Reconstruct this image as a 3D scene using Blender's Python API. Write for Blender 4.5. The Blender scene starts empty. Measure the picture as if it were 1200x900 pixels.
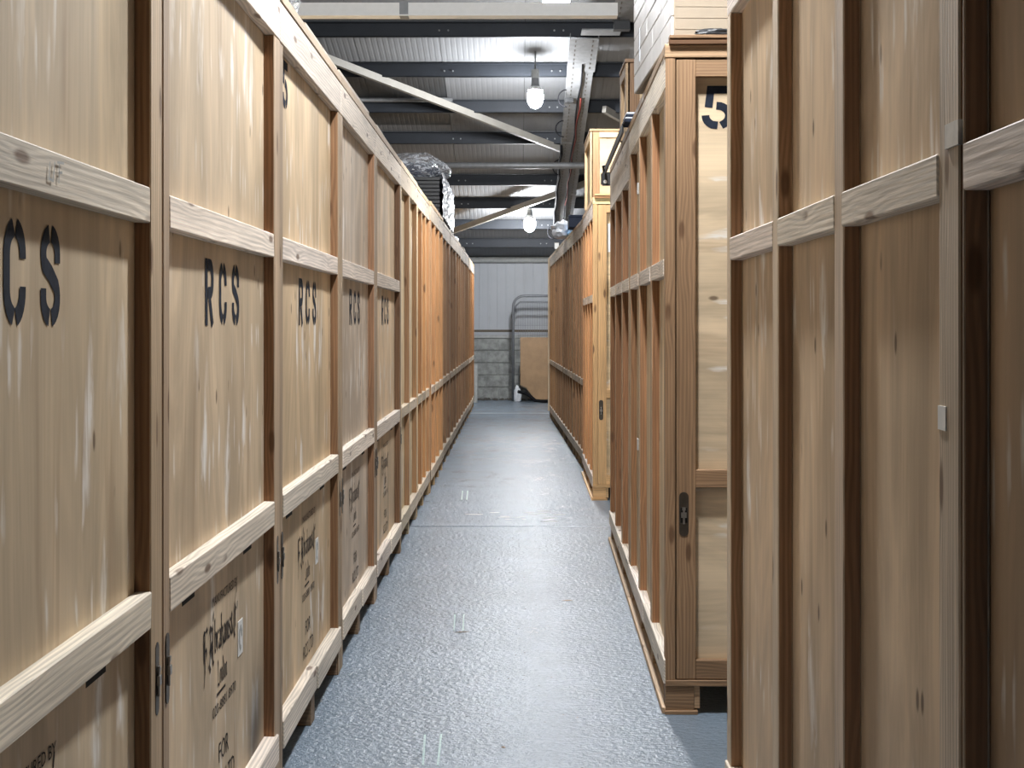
import bpy, bmesh, math, random
from mathutils import Vector, Matrix, noise as mnoise

random.seed(11)
scene = bpy.context.scene
COL = scene.collection
D = bpy.data

# ------------------------------------------------------------------ camera, world, exposure
F = 1762.0                     # focal length in pixels of the 1200 x 900 frame
CAMH = 1.36
cam_data = D.cameras.new('camera')
cam_data.sensor_width = 36.0
cam_data.lens = F / 1200.0 * 36.0
cam_data.shift_x = -5.0 / 1200.0
cam_data.shift_y = -70.0 / 1200.0
cam_data.clip_start = 0.05
cam = D.objects.new('camera', cam_data)
COL.objects.link(cam)
cam.location = (0, 0, CAMH)
cam.rotation_euler = (math.radians(90), 0, 0)
scene.camera = cam

world = D.worlds.new('world')
scene.world = world
world.use_nodes = True
wb = world.node_tree.nodes['Background']
wb.inputs['Color'].default_value = (0.80, 0.88, 1.0, 1)
wb.inputs['Strength'].default_value = 0.02

vs = scene.view_settings
vs.view_transform = 'Standard'
vs.look = 'None'
vs.gamma = 1.0
vs.use_curve_mapping = False
vs.exposure = 1.55
LAMP_STRENGTH = [510.0, 360.0, 205.0, 235.0]
LAMPS = [(0.23, 4.35, 3.95), (0.29, 10.9, 3.70), (0.22, 17.4, 3.98), (0.21, 23.6, 2.93)]

# ------------------------------------------------------------------ node helpers
def new_mat(name):
    m = D.materials.new(name)
    m.use_nodes = True
    nt = m.node_tree
    for n in list(nt.nodes):
        nt.nodes.remove(n)
    out = nt.nodes.new('ShaderNodeOutputMaterial')
    b = nt.nodes.new('ShaderNodeBsdfPrincipled')
    nt.links.new(b.outputs[0], out.inputs['Surface'])
    return m, nt, b

class N:
    def __init__(s, nt): s.nt = nt
    def node(s, t, **k):
        n = s.nt.nodes.new(t)
        for a, v in k.items(): setattr(n, a, v)
        return n
    def link(s, a, b): s.nt.links.new(a, b)
    def val(s, sock, v):
        if hasattr(v, 'is_output'): s.link(v, sock)
        else: sock.default_value = v
    def math(s, op, a, b=0.0, clamp=False):
        n = s.node('ShaderNodeMath', operation=op, use_clamp=clamp)
        s.val(n.inputs[0], a); s.val(n.inputs[1], b)
        return n.outputs[0]
    def vmath(s, op, a, b):
        n = s.node('ShaderNodeVectorMath', operation=op)
        s.val(n.inputs[0], a); s.val(n.inputs[1], b)
        return n.outputs[0]
    def noise(s, vec, scale=1.0, detail=3.0, rough=0.55, dist=0.0):
        n = s.node('ShaderNodeTexNoise')
        s.link(vec, n.inputs['Vector'])
        n.inputs['Scale'].default_value = scale
        n.inputs['Detail'].default_value = detail
        n.inputs['Roughness'].default_value = rough
        n.inputs['Distortion'].default_value = dist
        return n.outputs[0]
    def voro(s, vec, scale=1.0, feature='F1', out=0, rnd=1.0, dim='2D'):
        n = s.node('ShaderNodeTexVoronoi', feature=feature, voronoi_dimensions=dim)
        s.link(vec, n.inputs['Vector'])
        n.inputs['Scale'].default_value = scale
        n.inputs['Randomness'].default_value = rnd
        return n.outputs[out]
    def mapr(s, v, a, b, c=0.0, d=1.0):
        n = s.node('ShaderNodeMapRange', interpolation_type='SMOOTHSTEP')
        s.val(n.inputs[0], v)
        n.inputs[1].default_value = a; n.inputs[2].default_value = b
        n.inputs[3].default_value = c; n.inputs[4].default_value = d
        return n.outputs[0]
    def mix(s, f, a, b, mode='MIX'):
        n = s.node('ShaderNodeMix', data_type='RGBA', blend_type=mode)
        s.val(n.inputs[0], f); s.val(n.inputs[6], a); s.val(n.inputs[7], b)
        return n.outputs[2]
    def bump(s, h, strength=0.3, dist=0.01):
        n = s.node('ShaderNodeBump')
        n.inputs['Strength'].default_value = strength
        n.inputs['Distance'].default_value = dist
        s.link(h, n.inputs['Height'])
        return n.outputs[0]

def c4(c): return (c[0], c[1], c[2], 1.0)

def wood_base(name):
    m, nt, b = new_mat(name)
    n = N(nt)
    at = n.node('ShaderNodeAttribute', attribute_type='GEOMETRY', attribute_name='gc')
    oi = n.node('ShaderNodeObjectInfo')
    tint = n.node('ShaderNodeAttribute', attribute_type='OBJECT', attribute_name='tint')
    off = n.math('MULTIPLY', oi.outputs['Random'], 37.0)
    vec = n.vmath('ADD', at.outputs['Vector'], off)
    b.inputs['Roughness'].default_value = 0.62
    b.inputs['Specular IOR Level'].default_value = 0.3
    return m, n, b, vec, tint.outputs['Color'], oi.outputs['Random']

def make_ply():
    m, n, b, vec, tint, rnd = wood_base('plywood')
    fine = n.noise(n.vmath('MULTIPLY', vec, (2.0, 60, 60)), 1.0, 3, 0.6)
    broad = n.noise(n.vmath('MULTIPLY', vec, (0.9, 3.4, 3.4)), 1.0, 4, 0.6, 1.2)
    blot = n.noise(vec, 1.3, 3, 0.6)
    v = n.mapr(fine, 0.25, 0.75, 0.94, 1.05)
    v2 = n.mapr(broad, 0.3, 0.72, 0.72, 1.18)
    v3 = n.mapr(blot, 0.3, 0.7, 0.90, 1.08)
    k = n.math('MULTIPLY', n.math('MULTIPLY', v, v2), v3)
    col = n.mix(1.0, tint, k, 'MULTIPLY')
    # brown vertical streaks
    br = n.noise(n.vmath('MULTIPLY', vec, (0.7, 7, 7)), 1.0, 3, 0.6, 0.8)
    col = n.mix(n.mapr(br, 0.56, 0.72, 0.0, 0.42), col, (0.30, 0.19, 0.11, 1))
    # pale torn-grain flecks, long and pointed along the grain, scattered one by one
    for sc, cut, w0, w1, am in (((2.2, 7.5, 7.5), 0.40, 0.04, 0.29, 0.92), ((4.4, 24.0, 24.0), 0.40, 0.05, 0.30, 0.70)):
        wob = n.noise(n.vmath('MULTIPLY', vec, (9, 20, 20)), 1.0, 3, 0.65)
        bend = n.noise(n.vmath('MULTIPLY', vec, (3, 5, 5)), 1.0, 2, 0.5)
        sv = n.vmath('ADD', n.vmath('MULTIPLY', vec, sc), n.math('ADD', n.math('MULTIPLY', wob, 0.55), n.math('MULTIPLY', bend, 1.2)))
        d = n.voro(sv, 1.0, 'F1', 0)
        cell = n.node('ShaderNodeSeparateColor')
        n.link(n.voro(sv, 1.0, 'F1', 1), cell.inputs[0])
        on = n.mapr(cell.outputs[0], cut - 0.02, cut + 0.02, 1.0, 0.0)
        patch = n.mapr(n.noise(n.vmath('MULTIPLY', vec, (1.3, 2.0, 2.0)), 1.0, 1, 0.5), 0.42, 0.56)
        hair = n.mapr(n.noise(n.vmath('MULTIPLY', vec, (7, 75, 75)), 1.0, 2, 0.6), 0.34, 0.58, 0.45, 1.0)
        fl = n.math('MULTIPLY', n.math('MULTIPLY', n.mapr(d, w0, w1, 1.0, 0.0), on), n.math('MULTIPLY', patch, hair))
        col = n.mix(n.math('MULTIPLY', fl, am), col, (0.86, 0.83, 0.78, 1))
    sf = n.node('ShaderNodeAttribute', attribute_type='GEOMETRY', attribute_name='scuff')
    col = n.mix(n.math('MULTIPLY', sf.outputs['Fac'], n.mapr(broad, 0.2, 0.6, 0.7, 1.0)), col, (0.07, 0.055, 0.045, 1))
    # small dark knots in the flecks
    kn = n.mapr(n.voro(n.vmath('MULTIPLY', vec, (3.2, 7, 7)), 1.0, 'F1', 0), 0.03, 0.075, 1.0, 0.0)
    kp = n.mapr(n.noise(vec, 2.6, 1, 0.5), 0.54, 0.6)
    col = n.mix(n.math('MULTIPLY', n.math('MULTIPLY', kn, kp), 0.8), col, (0.10, 0.06, 0.035, 1))
    n.link(col, b.inputs['Base Color'])
    n.link(n.bump(fine, 0.12, 0.003), b.inputs['Normal'])
    return m

def make_timber(stain=False):
    m, n, b, vec, tint, rnd = wood_base('stained_timber' if stain else 'sawn_timber')
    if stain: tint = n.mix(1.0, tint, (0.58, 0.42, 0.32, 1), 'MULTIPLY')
    wv = n.node('ShaderNodeTexWave', wave_type='BANDS', bands_direction='Y')
    kd = n.voro(n.vmath('MULTIPLY', vec, (2.6, 9, 9)), 1.0, 'F1', 0)
    bend = n.math('MULTIPLY', n.mapr(kd, 0.0, 0.45, 1.0, 0.0), 0.012)
    comb = n.node('ShaderNodeCombineXYZ')
    n.link(bend, comb.inputs[1])
    vv = n.vmath('ADD', n.vmath('MULTIPLY', vec, (0.10, 1.0, 1.0)), comb.outputs[0])
    n.link(vv, wv.inputs['Vector'])
    wv.inputs['Scale'].default_value = 26.0
    wv.inputs['Distortion'].default_value = 5.0
    wv.inputs['Detail'].default_value = 2.0
    wv.inputs['Detail Scale'].default_value = 0.7
    g = n.mapr(wv.outputs[1], 0.1, 0.95, 1.06, 0.81)
    fine = n.noise(n.vmath('MULTIPLY', vec, (4, 110, 110)), 1.0, 3, 0.6)
    k = n.math('MULTIPLY', g, n.mapr(fine, 0.2, 0.8, 0.80, 1.14))
    k = n.math('MULTIPLY', k, n.mapr(n.noise(n.vmath('MULTIPLY', vec, (1.1, 6, 6)), 1.0, 3, 0.6), 0.3, 0.7, 0.84, 1.12))
    k = n.math('MULTIPLY', k, n.math('ADD', n.math('MULTIPLY', rnd, 0.28), 0.86))
    col = n.mix(1.0, tint, k, 'MULTIPLY')
    kn = n.math('MULTIPLY', n.mapr(kd, 0.05, 0.12, 1.0, 0.0),
                n.mapr(n.noise(n.vmath('MULTIPLY', vec, (2.0, 3, 3)), 1.0, 1, 0.5), 0.45, 0.53))
    col = n.mix(n.math('MULTIPLY', kn, 0.8), col, (0.12, 0.06, 0.03, 1))
    n.link(col, b.inputs['Base Color'])
    n.link(n.bump(fine, 0.22, 0.004), b.inputs['Normal'])
    return m

def plain(name, col, rough=0.5, metal=0.0, var=0.0, scale=20.0, spec=0.4, bump=0.0):
    m, nt, b = new_mat(name)
    n = N(nt)
    b.inputs['Roughness'].default_value = rough
    b.inputs['Metallic'].default_value = metal
    b.inputs['Specular IOR Level'].default_value = spec
    tc = n.node('ShaderNodeTexCoord')
    nz = n.noise(tc.outputs['Object'], scale, 4, 0.6)
    k = n.mapr(nz, 0.25, 0.75, 1.0 - var, 1.0 + var)
    n.link(n.mix(1.0, c4(col), k, 'MULTIPLY'), b.inputs['Base Color'])
    if bump: n.link(n.bump(nz, bump, 0.01), b.inputs['Normal'])
    return m

def make_floor():
    m, nt, b = new_mat('painted_concrete_floor')
    n = N(nt)
    tc = n.node('ShaderNodeTexCoord')
    P = tc.outputs['Object']
    big = n.noise(P, 1.1, 4, 0.6)
    mid = n.noise(n.vmath('MULTIPLY', P, (7, 4, 7)), 1.0, 4, 0.6)
    fine = n.noise(P, 60.0, 3, 0.65)
    k = n.math('MULTIPLY', n.mapr(big, 0.3, 0.7, 0.95, 1.04), n.mapr(mid, 0.3, 0.7, 0.95, 1.05))
    k = n.math('MULTIPLY', k, n.mapr(fine, 0.3, 0.7, 0.92, 1.07))
    col = n.mix(1.0, (0.195, 0.250, 0.310, 1), k, 'MULTIPLY')
    # worn pale scuffs
    sc = n.noise(n.vmath('MULTIPLY', P, (3.0, 1.2, 3)), 1.0, 5, 0.7, 0.5)
    sc2 = n.noise(P, 24.0, 3, 0.7)
    wear = n.math('MULTIPLY', n.mapr(sc, 0.60, 0.72), n.mapr(sc2, 0.48, 0.62))
    col = n.mix(n.math('MULTIPLY', wear, 0.5), col, (0.40, 0.42, 0.43, 1))
    # tiny dark specks
    sp = n.mapr(n.voro(P, 9.0, 'F1', 0), 0.02, 0.05, 1.0, 0.0)
    spm = n.mapr(n.noise(P, 3.0, 1, 0.5), 0.56, 0.62)
    col = n.mix(n.math('MULTIPLY', n.math('MULTIPLY', sp, spm), 0.7), col, (0.06, 0.06, 0.06, 1))
    n.link(col, b.inputs['Base Color'])
    b.inputs['Specular IOR Level'].default_value = 0.45
    b.inputs['Roughness'].default_value = 0.27
    ridge = n.noise(n.vmath('MULTIPLY', P, (30, 44, 30)), 1.0, 3, 0.65)
    h = n.math('ADD', n.math('MULTIPLY', ridge, 0.8), n.math('MULTIPLY', fine, 0.35))
    n.link(n.bump(h, 1.0, 0.012), b.inputs['Normal'])
    return m

def make_emit(name, col, s):
    m = D.materials.new(name); m.use_nodes = True
    nt = m.node_tree
    for x in list(nt.nodes): nt.nodes.remove(x)
    o = nt.nodes.new('ShaderNodeOutputMaterial'); e = nt.nodes.new('ShaderNodeEmission')
    e.inputs[0].default_value = c4(col); e.inputs[1].default_value = s
    nt.links.new(e.outputs[0], o.inputs[0])
    return m

def make_film():
    m, nt, b = new_mat('plastic_film')
    n = N(nt)
    out = [x for x in nt.nodes if x.type == 'OUTPUT_MATERIAL'][0]
    b.inputs['Base Color'].default_value = (0.78, 0.82, 0.88, 1)
    b.inputs['Roughness'].default_value = 0.16
    b.inputs['Specular IOR Level'].default_value = 0.9
    tr = n.node('ShaderNodeBsdfTransparent')
    tc = n.node('ShaderNodeTexCoord')
    nz = n.noise(n.vmath('MULTIPLY', tc.outputs['Object'], (3, 6, 9)), 3.0, 4, 0.65, 1.5)
    n.link(n.bump(nz, 0.9, 0.05), b.inputs['Normal'])
    mx = n.node('ShaderNodeMixShader')
    n.link(n.mapr(nz, 0.40, 0.66, 0.10, 0.70), mx.inputs[0])
    n.link(tr.outputs[0], mx.inputs[1]); n.link(b.outputs[0], mx.inputs[2])
    n.link(mx.outputs[0], out.inputs['Surface'])
    return m

PLY = make_ply()
TIM = make_timber()
TIM_STAIN = make_timber(True)
M_FLOOR = make_floor()
M_PAINT = plain('stencil_paint', (0.020, 0.025, 0.038), 0.8, var=0.3, scale=40, spec=0.1)
M_INK = plain('stamp_ink', (0.045, 0.037, 0.034), 0.8, var=0.4, scale=60, spec=0.1)
M_DARK = plain('recess_shade', (0.012, 0.010, 0.009), 0.9)  # black that stands in for the shade inside slots that are not cut
M_METAL = plain('worn_steel', (0.34, 0.33, 0.31), 0.35, 0.9, 0.15, 30)
M_PLATE = plain('bronzed_latch_plate', (0.10, 0.085, 0.07), 0.4, 0.8, 0.2, 30)
M_GALV = plain('galvanised_steel', (0.20, 0.205, 0.21), 0.5, 0.3, 0.16, 14)
M_BRACKET = plain('zinc_bracket', (0.50, 0.49, 0.46), 0.45, 0.3, 0.1, 40)
M_PURLIN = plain('dark_grey_purlin', (0.019, 0.023, 0.030), 0.6, 0.2, 0.1, 8)
M_SHEET = plain('white_liner_sheet', (0.27, 0.278, 0.29), 0.75, 0.0, 0.05, 2)
M_ROOFLIGHT = plain('dark_rooflight', (0.085, 0.090, 0.095), 0.35, 0.0, 0.15, 3)  # dark grey for the rooflight sheets
M_CLAD = plain('white_wall_cladding', (0.40, 0.42, 0.45), 0.5, 0.0, 0.04, 2)
M_SIDE = plain('darkened_side_cladding', (0.12, 0.125, 0.13), 0.7, 0.0, 0.06, 2)  # unseen side walls, darkened to hold down bounced light
M_BRACE = plain('cream_painted_brace', (0.36, 0.345, 0.31), 0.5, 0.0, 0.08, 6)
M_BLOCK = plain('concrete_block', (0.29, 0.30, 0.29), 0.9, 0.0, 0.35, 9, bump=0.5)
M_MORTAR = plain('mortar', (0.36, 0.37, 0.36), 0.95, 0.0, 0.15, 30)
M_TRIMB = plain('brown_flashing', (0.10, 0.080, 0.055), 0.6)
M_WHITE = plain('white_card', (0.78, 0.78, 0.76), 0.6, 0.0, 0.03)
M_CABLE = plain('black_cable', (0.012, 0.012, 0.014), 0.85, spec=0.08)
M_RED = plain('red_cable', (0.15, 0.035, 0.028), 0.8, spec=0.1)
M_BLACK = plain('black_plastic', (0.015, 0.016, 0.018), 0.45)
M_NAVY = plain('navy_fabric', (0.018, 0.026, 0.048), 0.8, var=0.2)
M_PAPER = plain('white_packing_paper', (0.86, 0.85, 0.84), 0.55, 0.0, 0.06, 8, bump=0.2)
M_CARD = plain('cardboard', (0.36, 0.295, 0.22), 0.75, 0.0, 0.05, 12)
M_BAG = plain('white_polythene', (0.72, 0.75, 0.80), 0.3, 0.0, 0.05, 8, 0.6)
M_BLUE = plain('pale_blue_polythene', (0.25, 0.42, 0.62), 0.35, 0.0, 0.1)
M_HARD = plain('brown_hardboard', (0.30, 0.19, 0.10), 0.6, 0.0, 0.16, 5)
M_GREYB = plain('grey_board', (0.40, 0.41, 0.40), 0.7, 0.0, 0.12)
M_CHALK = plain('chalk', (0.40, 0.52, 0.52), 0.9, var=0.2, scale=60)
M_SCUFF_GLINT = plain('worn_paint_and_glint', (0.46, 0.49, 0.50), 0.6, var=0.2, scale=40)  # worn paint scuffs, and the glint painted along a floor joint
M_TUBE = plain('galvanised_tube', (0.19, 0.20, 0.215), 0.5, 0.3, 0.1)
M_RUBBLE = plain('dusty_rubble', (0.11, 0.10, 0.09), 0.95, 0.0, 0.4, 30)
M_FILM = make_film()
M_BULBS = [make_emit('lit_bulb', (0.955, 0.975, 1.0), k) for k in LAMP_STRENGTH]

# ------------------------------------------------------------------ object helpers
def link(name, me, mat, parent=None, tint=None):
    o = D.objects.new(name, me)
    COL.objects.link(o)
    if mat is not None: me.materials.append(mat)
    if parent is not None: o.parent = parent
    if tint is not None: o['tint'] = [float(x) for x in tint]
    return o

def thing(name, label, cat, loc=(0, 0, 0), rz=0.0, group=None):
    o = D.objects.new(name, None)
    COL.objects.link(o)
    o.empty_display_size = 0.1
    o.location = loc; o.rotation_euler = (0, 0, rz)
    o['label'] = label; o['category'] = cat
    if group: o['group'] = group
    return o

def tag(o, label, cat, group=None):
    o['label'] = label; o['category'] = cat
    if group: o['group'] = group
    return o

def structure(name, loc=(0, 0, 0)):
    o = D.objects.new(name, None); COL.objects.link(o); o.location = loc
    o.empty_display_size = 0.1
    o['kind'] = 'structure'
    return o

def box_mesh(lo, hi, grain=2, bev=0.0, jit=0.0, name='box'):
    lo = [min(a, b) for a, b in zip(lo, hi)], [max(a, b) for a, b in zip(lo, hi)]
    lo, hi = lo
    bm = bmesh.new()
    vs_ = [bm.verts.new((x, y, z)) for x in (lo[0], hi[0]) for y in (lo[1], hi[1]) for z in (lo[2], hi[2])]
    for f in ((0, 1, 3, 2), (4, 6, 7, 5), (0, 4, 5, 1), (2, 3, 7, 6), (0, 2, 6, 4), (1, 5, 7, 3)):
        bm.faces.new([vs_[i] for i in f])
    if jit:
        for v in bm.verts:
            v.co += Vector((random.uniform(-jit, jit), random.uniform(-jit, jit), random.uniform(-jit, jit)))
    if bev:
        bmesh.ops.bevel(bm, geom=list(bm.edges), offset=bev, segments=1, affect='EDGES', profile=0.5)
    bmesh.ops.recalc_face_normals(bm, faces=bm.faces)
    me = D.meshes.new(name)
    bm.to_mesh(me); bm.free()
    order = {0: (0, 1, 2), 1: (1, 0, 2), 2: (2, 0, 1)}[grain]
    at = me.attributes.new('gc', 'FLOAT_VECTOR', 'POINT')
    for i, v in enumerate(me.vertices):
        at.data[i].vector = (v.co[order[0]], v.co[order[1]] + v.co[order[2]], v.co[order[1]] - v.co[order[2]])
    return me

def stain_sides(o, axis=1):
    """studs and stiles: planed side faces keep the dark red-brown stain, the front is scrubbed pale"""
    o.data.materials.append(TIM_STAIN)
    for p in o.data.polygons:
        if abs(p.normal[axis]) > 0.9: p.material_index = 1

def box(name, lo, hi, mat, parent=None, grain=2, bev=0.0, jit=0.0, tint=None):
    return link(name, box_mesh(lo, hi, grain, bev, jit, name), mat, parent, tint)

def bm_box(bm, lo, hi):
    v = [bm.verts.new((x, y, z)) for x in (lo[0], hi[0]) for y in (lo[1], hi[1]) for z in (lo[2], hi[2])]
    for f in ((0, 1, 3, 2), (4, 6, 7, 5), (0, 4, 5, 1), (2, 3, 7, 6), (0, 2, 6, 4), (1, 5, 7, 3)):
        bm.faces.new([v[i] for i in f])
    return v

def bm_obj(name, bm, mat, parent=None, smooth=False, tint=None):
    bmesh.ops.recalc_face_normals(bm, faces=bm.faces)
    me = D.meshes.new(name); bm.to_mesh(me); bm.free()
    if smooth:
        for p in me.polygons: p.use_smooth = True
    return link(name, me, mat, parent, tint)

def bm_bar(bm, p, q, w, h, up=(0, 0, 1)):
    """rectangular bar from p to q"""
    p, q = Vector(p), Vector(q)
    t = (q - p).normalized(); u = Vector(up)
    s = t.cross(u).normalized(); u = s.cross(t).normalized()
    vs_ = []
    for c in (p, q):
        for a, b_ in ((-1, -1), (1, -1), (1, 1), (-1, 1)):
            vs_.append(bm.verts.new(c + s * (a * w / 2) + u * (b_ * h / 2)))
    for f in ((3, 2, 1, 0), (4, 5, 6, 7), (0, 1, 5, 4), (1, 2, 6, 5), (2, 3, 7, 6), (3, 0, 4, 7)):
        bm.faces.new([vs_[i] for i in f])

def bm_tube(bm, pts, r, seg=8):
    pts = [Vector(p) for p in pts]
    rings = []
    n0 = None
    for i, p in enumerate(pts):
        t = (pts[min(i + 1, len(pts) - 1)] - pts[max(i - 1, 0)]).normalized()
        if n0 is None:
            n0 = t.orthogonal().normalized()
        else:
            n0 = (n0 - t * n0.dot(t)).normalized()
        b_ = t.cross(n0)
        rings.append([bm.verts.new(p + (n0 * math.cos(a) + b_ * math.sin(a)) * r)
                      for a in [2 * math.pi * k / seg for k in range(seg)]])
    for a, b_ in zip(rings, rings[1:]):
        for k in range(seg):
            bm.faces.new((a[k], a[(k + 1) % seg], b_[(k + 1) % seg], b_[k]))
    bm.faces.new(rings[0][::-1]); bm.faces.new(rings[-1])

def tube(name, pts, r, mat, parent=None, seg=8):
    bm = bmesh.new(); bm_tube(bm, pts, r, seg)
    return bm_obj(name, bm, mat, parent, True)

def at_px(x, y, z):
    """point that the photograph shows at pixel (x, y), at distance z along the aisle (used to take positions off the photo)"""
    return Vector(((x - 605.0) / F * z, z, CAMH + (380.0 - y) / F * z))

def floor_px(x, y):
    z = F * CAMH / (y - 380.0)
    return Vector(((x - 605.0) / F * z, z, 0.0))

# ------------------------------------------------------------------ lettering (flat paint: thin strokes laid on the wood)
def ribbon(bm, pts, w, P):
    """constant-width mitred stroke through 2-D pts; P maps 2-D to 3-D"""
    pts = [Vector(p) for p in pts]
    L, R = [], []
    for i, p in enumerate(pts):
        a = (pts[i] - pts[i - 1]).normalized() if i else None
        b_ = (pts[i + 1] - pts[i]).normalized() if i < len(pts) - 1 else None
        if a is None: a = b_
        if b_ is None: b_ = a
        t = (a + b_)
        t = t.normalized() if t.length > 1e-6 else a
        nn = Vector((-t.y, t.x))
        s = 1.0 / max(0.5, nn.dot(Vector((-a.y, a.x))))
        L.append(bm.verts.new(P(p + nn * (w / 2 * s)))); R.append(bm.verts.new(P(p - nn * (w / 2 * s))))
    for i in range(len(pts) - 1):
        bm.faces.new((L[i], R[i], R[i + 1], L[i + 1]))

def nib(bm, pts, nv, P):
    """broad-pen stroke: the nib vector nv swept along pts"""
    nv = Vector(nv)
    for p, q in zip(pts, pts[1:]):
        p, q = Vector(p), Vector(q)
        bm.faces.new([bm.verts.new(P(c)) for c in (p - nv, p + nv, q + nv, q - nv)])

def arc(cx, cy, rx, ry, a0, a1, n=8):
    return [(cx + rx * math.cos(math.radians(a0 + (a1 - a0) * k / n)),
             cy + ry * math.sin(math.radians(a0 + (a1 - a0) * k / n))) for k in range(n + 1)]

# stencil letters in a box 0.66 wide, 1 high, stroke 0.18; slits are the stencil bridges
SW = 0.18
STENCIL = {
    'R': [[(0.09, 0), (0.09, 1)],
          [(0.215, 0.91), (0.36, 0.91)] + arc(0.40, 0.70, 0.17, 0.21, 80, -80, 8) + [(0.36, 0.49), (0.215, 0.49)],
          [(0.33, 0.42), (0.56, 0.0)]],
    'C': [[(0.285, 0.915)] + arc(0.33, 0.66, 0.235, 0.25, 110, 180, 6) + arc(0.33, 0.34, 0.235, 0.25, 180, 250, 6) + [(0.285, 0.085)],
          [(0.365, 0.915)] + arc(0.33, 0.66, 0.235, 0.25, 72, 0, 6) + [(0.565, 0.63)],
          [(0.365, 0.085)] + arc(0.33, 0.34, 0.235, 0.25, -72, 0, 6) + [(0.565, 0.37)]],
    'S': [[(0.285, 0.915)] + arc(0.33, 0.715, 0.235, 0.20, 110, 215, 7) + [(0.33, 0.52)] + arc(0.33, 0.285, 0.235, 0.20, 35, -70, 7) + [(0.365, 0.085)],
          [(0.365, 0.915)] + arc(0.33, 0.715, 0.235, 0.20, 72, 0, 6) + [(0.565, 0.63)],
          [(0.285, 0.085)] + arc(0.33, 0.285, 0.235, 0.20, 250, 180, 6) + [(0.095, 0.37)]],
    '5': [[(0.66, 0.91), (0.17, 0.91), (0.12, 0.50)],
          [(0.30, 0.54)] + arc(0.32, 0.31, 0.27, 0.23, 75, -62, 10) + [(0.41, 0.085)],
          [(0.33, 0.085)] + arc(0.32, 0.31, 0.27, 0.23, 245, 178, 6)],
}
# blackletter alphabet: pen paths, x-height 1
BL = {
    'a': (0.72, [[(0.05, 0.82), (0.28, 1.0), (0.5, 0.85), (0.5, 0.12), (0.64, 0.0)], [(0.5, 0.55), (0.1, 0.38), (0.1, 0.15), (0.26, 0.0), (0.5, 0.16)]]),
    'b': (0.72, [[(0.02, 1.75), (0.12, 1.6), (0.12, 0.12), (0.3, 0.0), (0.55, 0.2), (0.55, 0.8), (0.36, 1.0), (0.12, 0.84)]]),
    'r': (0.55, [[(0.02, 0.85), (0.14, 0.98), (0.14, 0.0)], [(0.14, 0.84), (0.34, 1.0), (0.48, 0.88)]]),
    'h': (0.74, [[(0.02, 1.75), (0.12, 1.6), (0.12, 0.0)], [(0.12, 0.84), (0.38, 1.0), (0.56, 0.8), (0.56, 0.1), (0.42, -0.25)]]),
    'm': (1.08, [[(0.02, 0.85), (0.14, 0.98), (0.14, 0.0)], [(0.14, 0.86), (0.34, 1.0), (0.50, 0.85), (0.50, 0.0)], [(0.5, 0.86), (0.7, 1.0), (0.86, 0.85), (0.86, 0.1), (1.0, 0.0)]]),
    'n': (0.72, [[(0.02, 0.85), (0.14, 0.98), (0.14, 0.0)], [(0.14, 0.86), (0.34, 1.0), (0.52, 0.85), (0.52, 0.1), (0.66, 0.0)]]),
    's': (0.62, [[(0.52, 0.88), (0.3, 1.0), (0.1, 0.78), (0.46, 0.42), (0.46, 0.16), (0.22, 0.0), (0.04, 0.14)]]),
    'o': (0.68, [[(0.3, 1.0), (0.1, 0.8), (0.1, 0.18), (0.3, 0.0), (0.52, 0.2), (0.52, 0.82), (0.3, 1.0)]]),
    'd': (0.70, [[(0.05, 1.75), (0.52, 1.05), (0.52, 0.2), (0.3, 0.0), (0.1, 0.18), (0.1, 0.8), (0.3, 1.0), (0.5, 0.86)]]),
    '&': (0.85, [[(0.65, 0.3), (0.35, 0.0), (0.1, 0.25), (0.5, 0.95), (0.32, 1.25), (0.15, 1.0), (0.7, 0.05)]]),
    '.': (0.28, [[(0.1, 0.1), (0.14, 0.0)]]),
    ' ': (0.35, []),
    'F': (1.05, [[(0.0, 1.15), (0.12, 1.55), (0.4, 1.45), (0.75, 1.62), (0.95, 1.45)], [(0.35, 1.45), (0.35, -0.1), (0.1, -0.6)], [(0.35, 0.75), (0.62, 0.85), (0.75, 0.7), (0.7, 0.5)], [(0.12, 1.2), (0.18, 0.4)]]),
    'A': (1.25, [[(0.0, 1.2), (0.2, 1.55), (0.6, 1.35), (1.0, 1.7), (1.02, 2.0)], [(0.85, 1.5), (0.85, 0.1), (1.05, -0.05)], [(0.4, 1.35), (0.3, 0.5), (0.1, 0.0), (0.3, -0.2)], [(0.15, 0.65), (0.8, 0.65)], [(0.55, 0.9), (0.62, 0.3)]]),
    'C': (1.0, [[(0.9, 2.5), (0.78, 2.0), (0.35, 1.75), (0.12, 1.3), (0.12, 0.2), (0.4, -0.15), (0.8, 0.25)], [(0.5, 1.55), (0.5, 0.3)], [(0.5, 1.35), (0.72, 1.2)]]),
    'L': (1.0, [[(0.2, 1.8), (0.35, 1.5), (0.3, 0.3), (0.05, -0.1)], [(0.05, -0.02), (0.45, 0.1), (0.85, -0.1)]]),
    '-': (0.5, [[(0.1, 0.5), (0.4, 0.5)]]),
}

def stencil_word(name, word, u0, v0, height, pitch, P, parent, wscale=0.95):
    for i, ch in enumerate(word):
        if ch == ' ': continue
        bm = bmesh.new()
        Q = lambda p, i=i: P(u0 + i * pitch + p[0] * height * wscale, v0 + p[1] * height)
        for st in STENCIL[ch]:
            ribbon(bm, st, SW, Q)
        bm_obj(name, bm, M_PAINT, parent)

def blackletter(bm, text, u0, v0, xh, P, cond=0.7, nibw=0.085):
    u = u0
    for ch in text:
        w, strokes = BL[ch]
        Q = lambda p, u=u: P(u + p[0] * xh * cond, v0 + p[1] * xh)
        for st in strokes:
            nib(bm, st, (nibw, nibw * 0.9), Q)
        u += w * xh * cond
    return u

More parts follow.
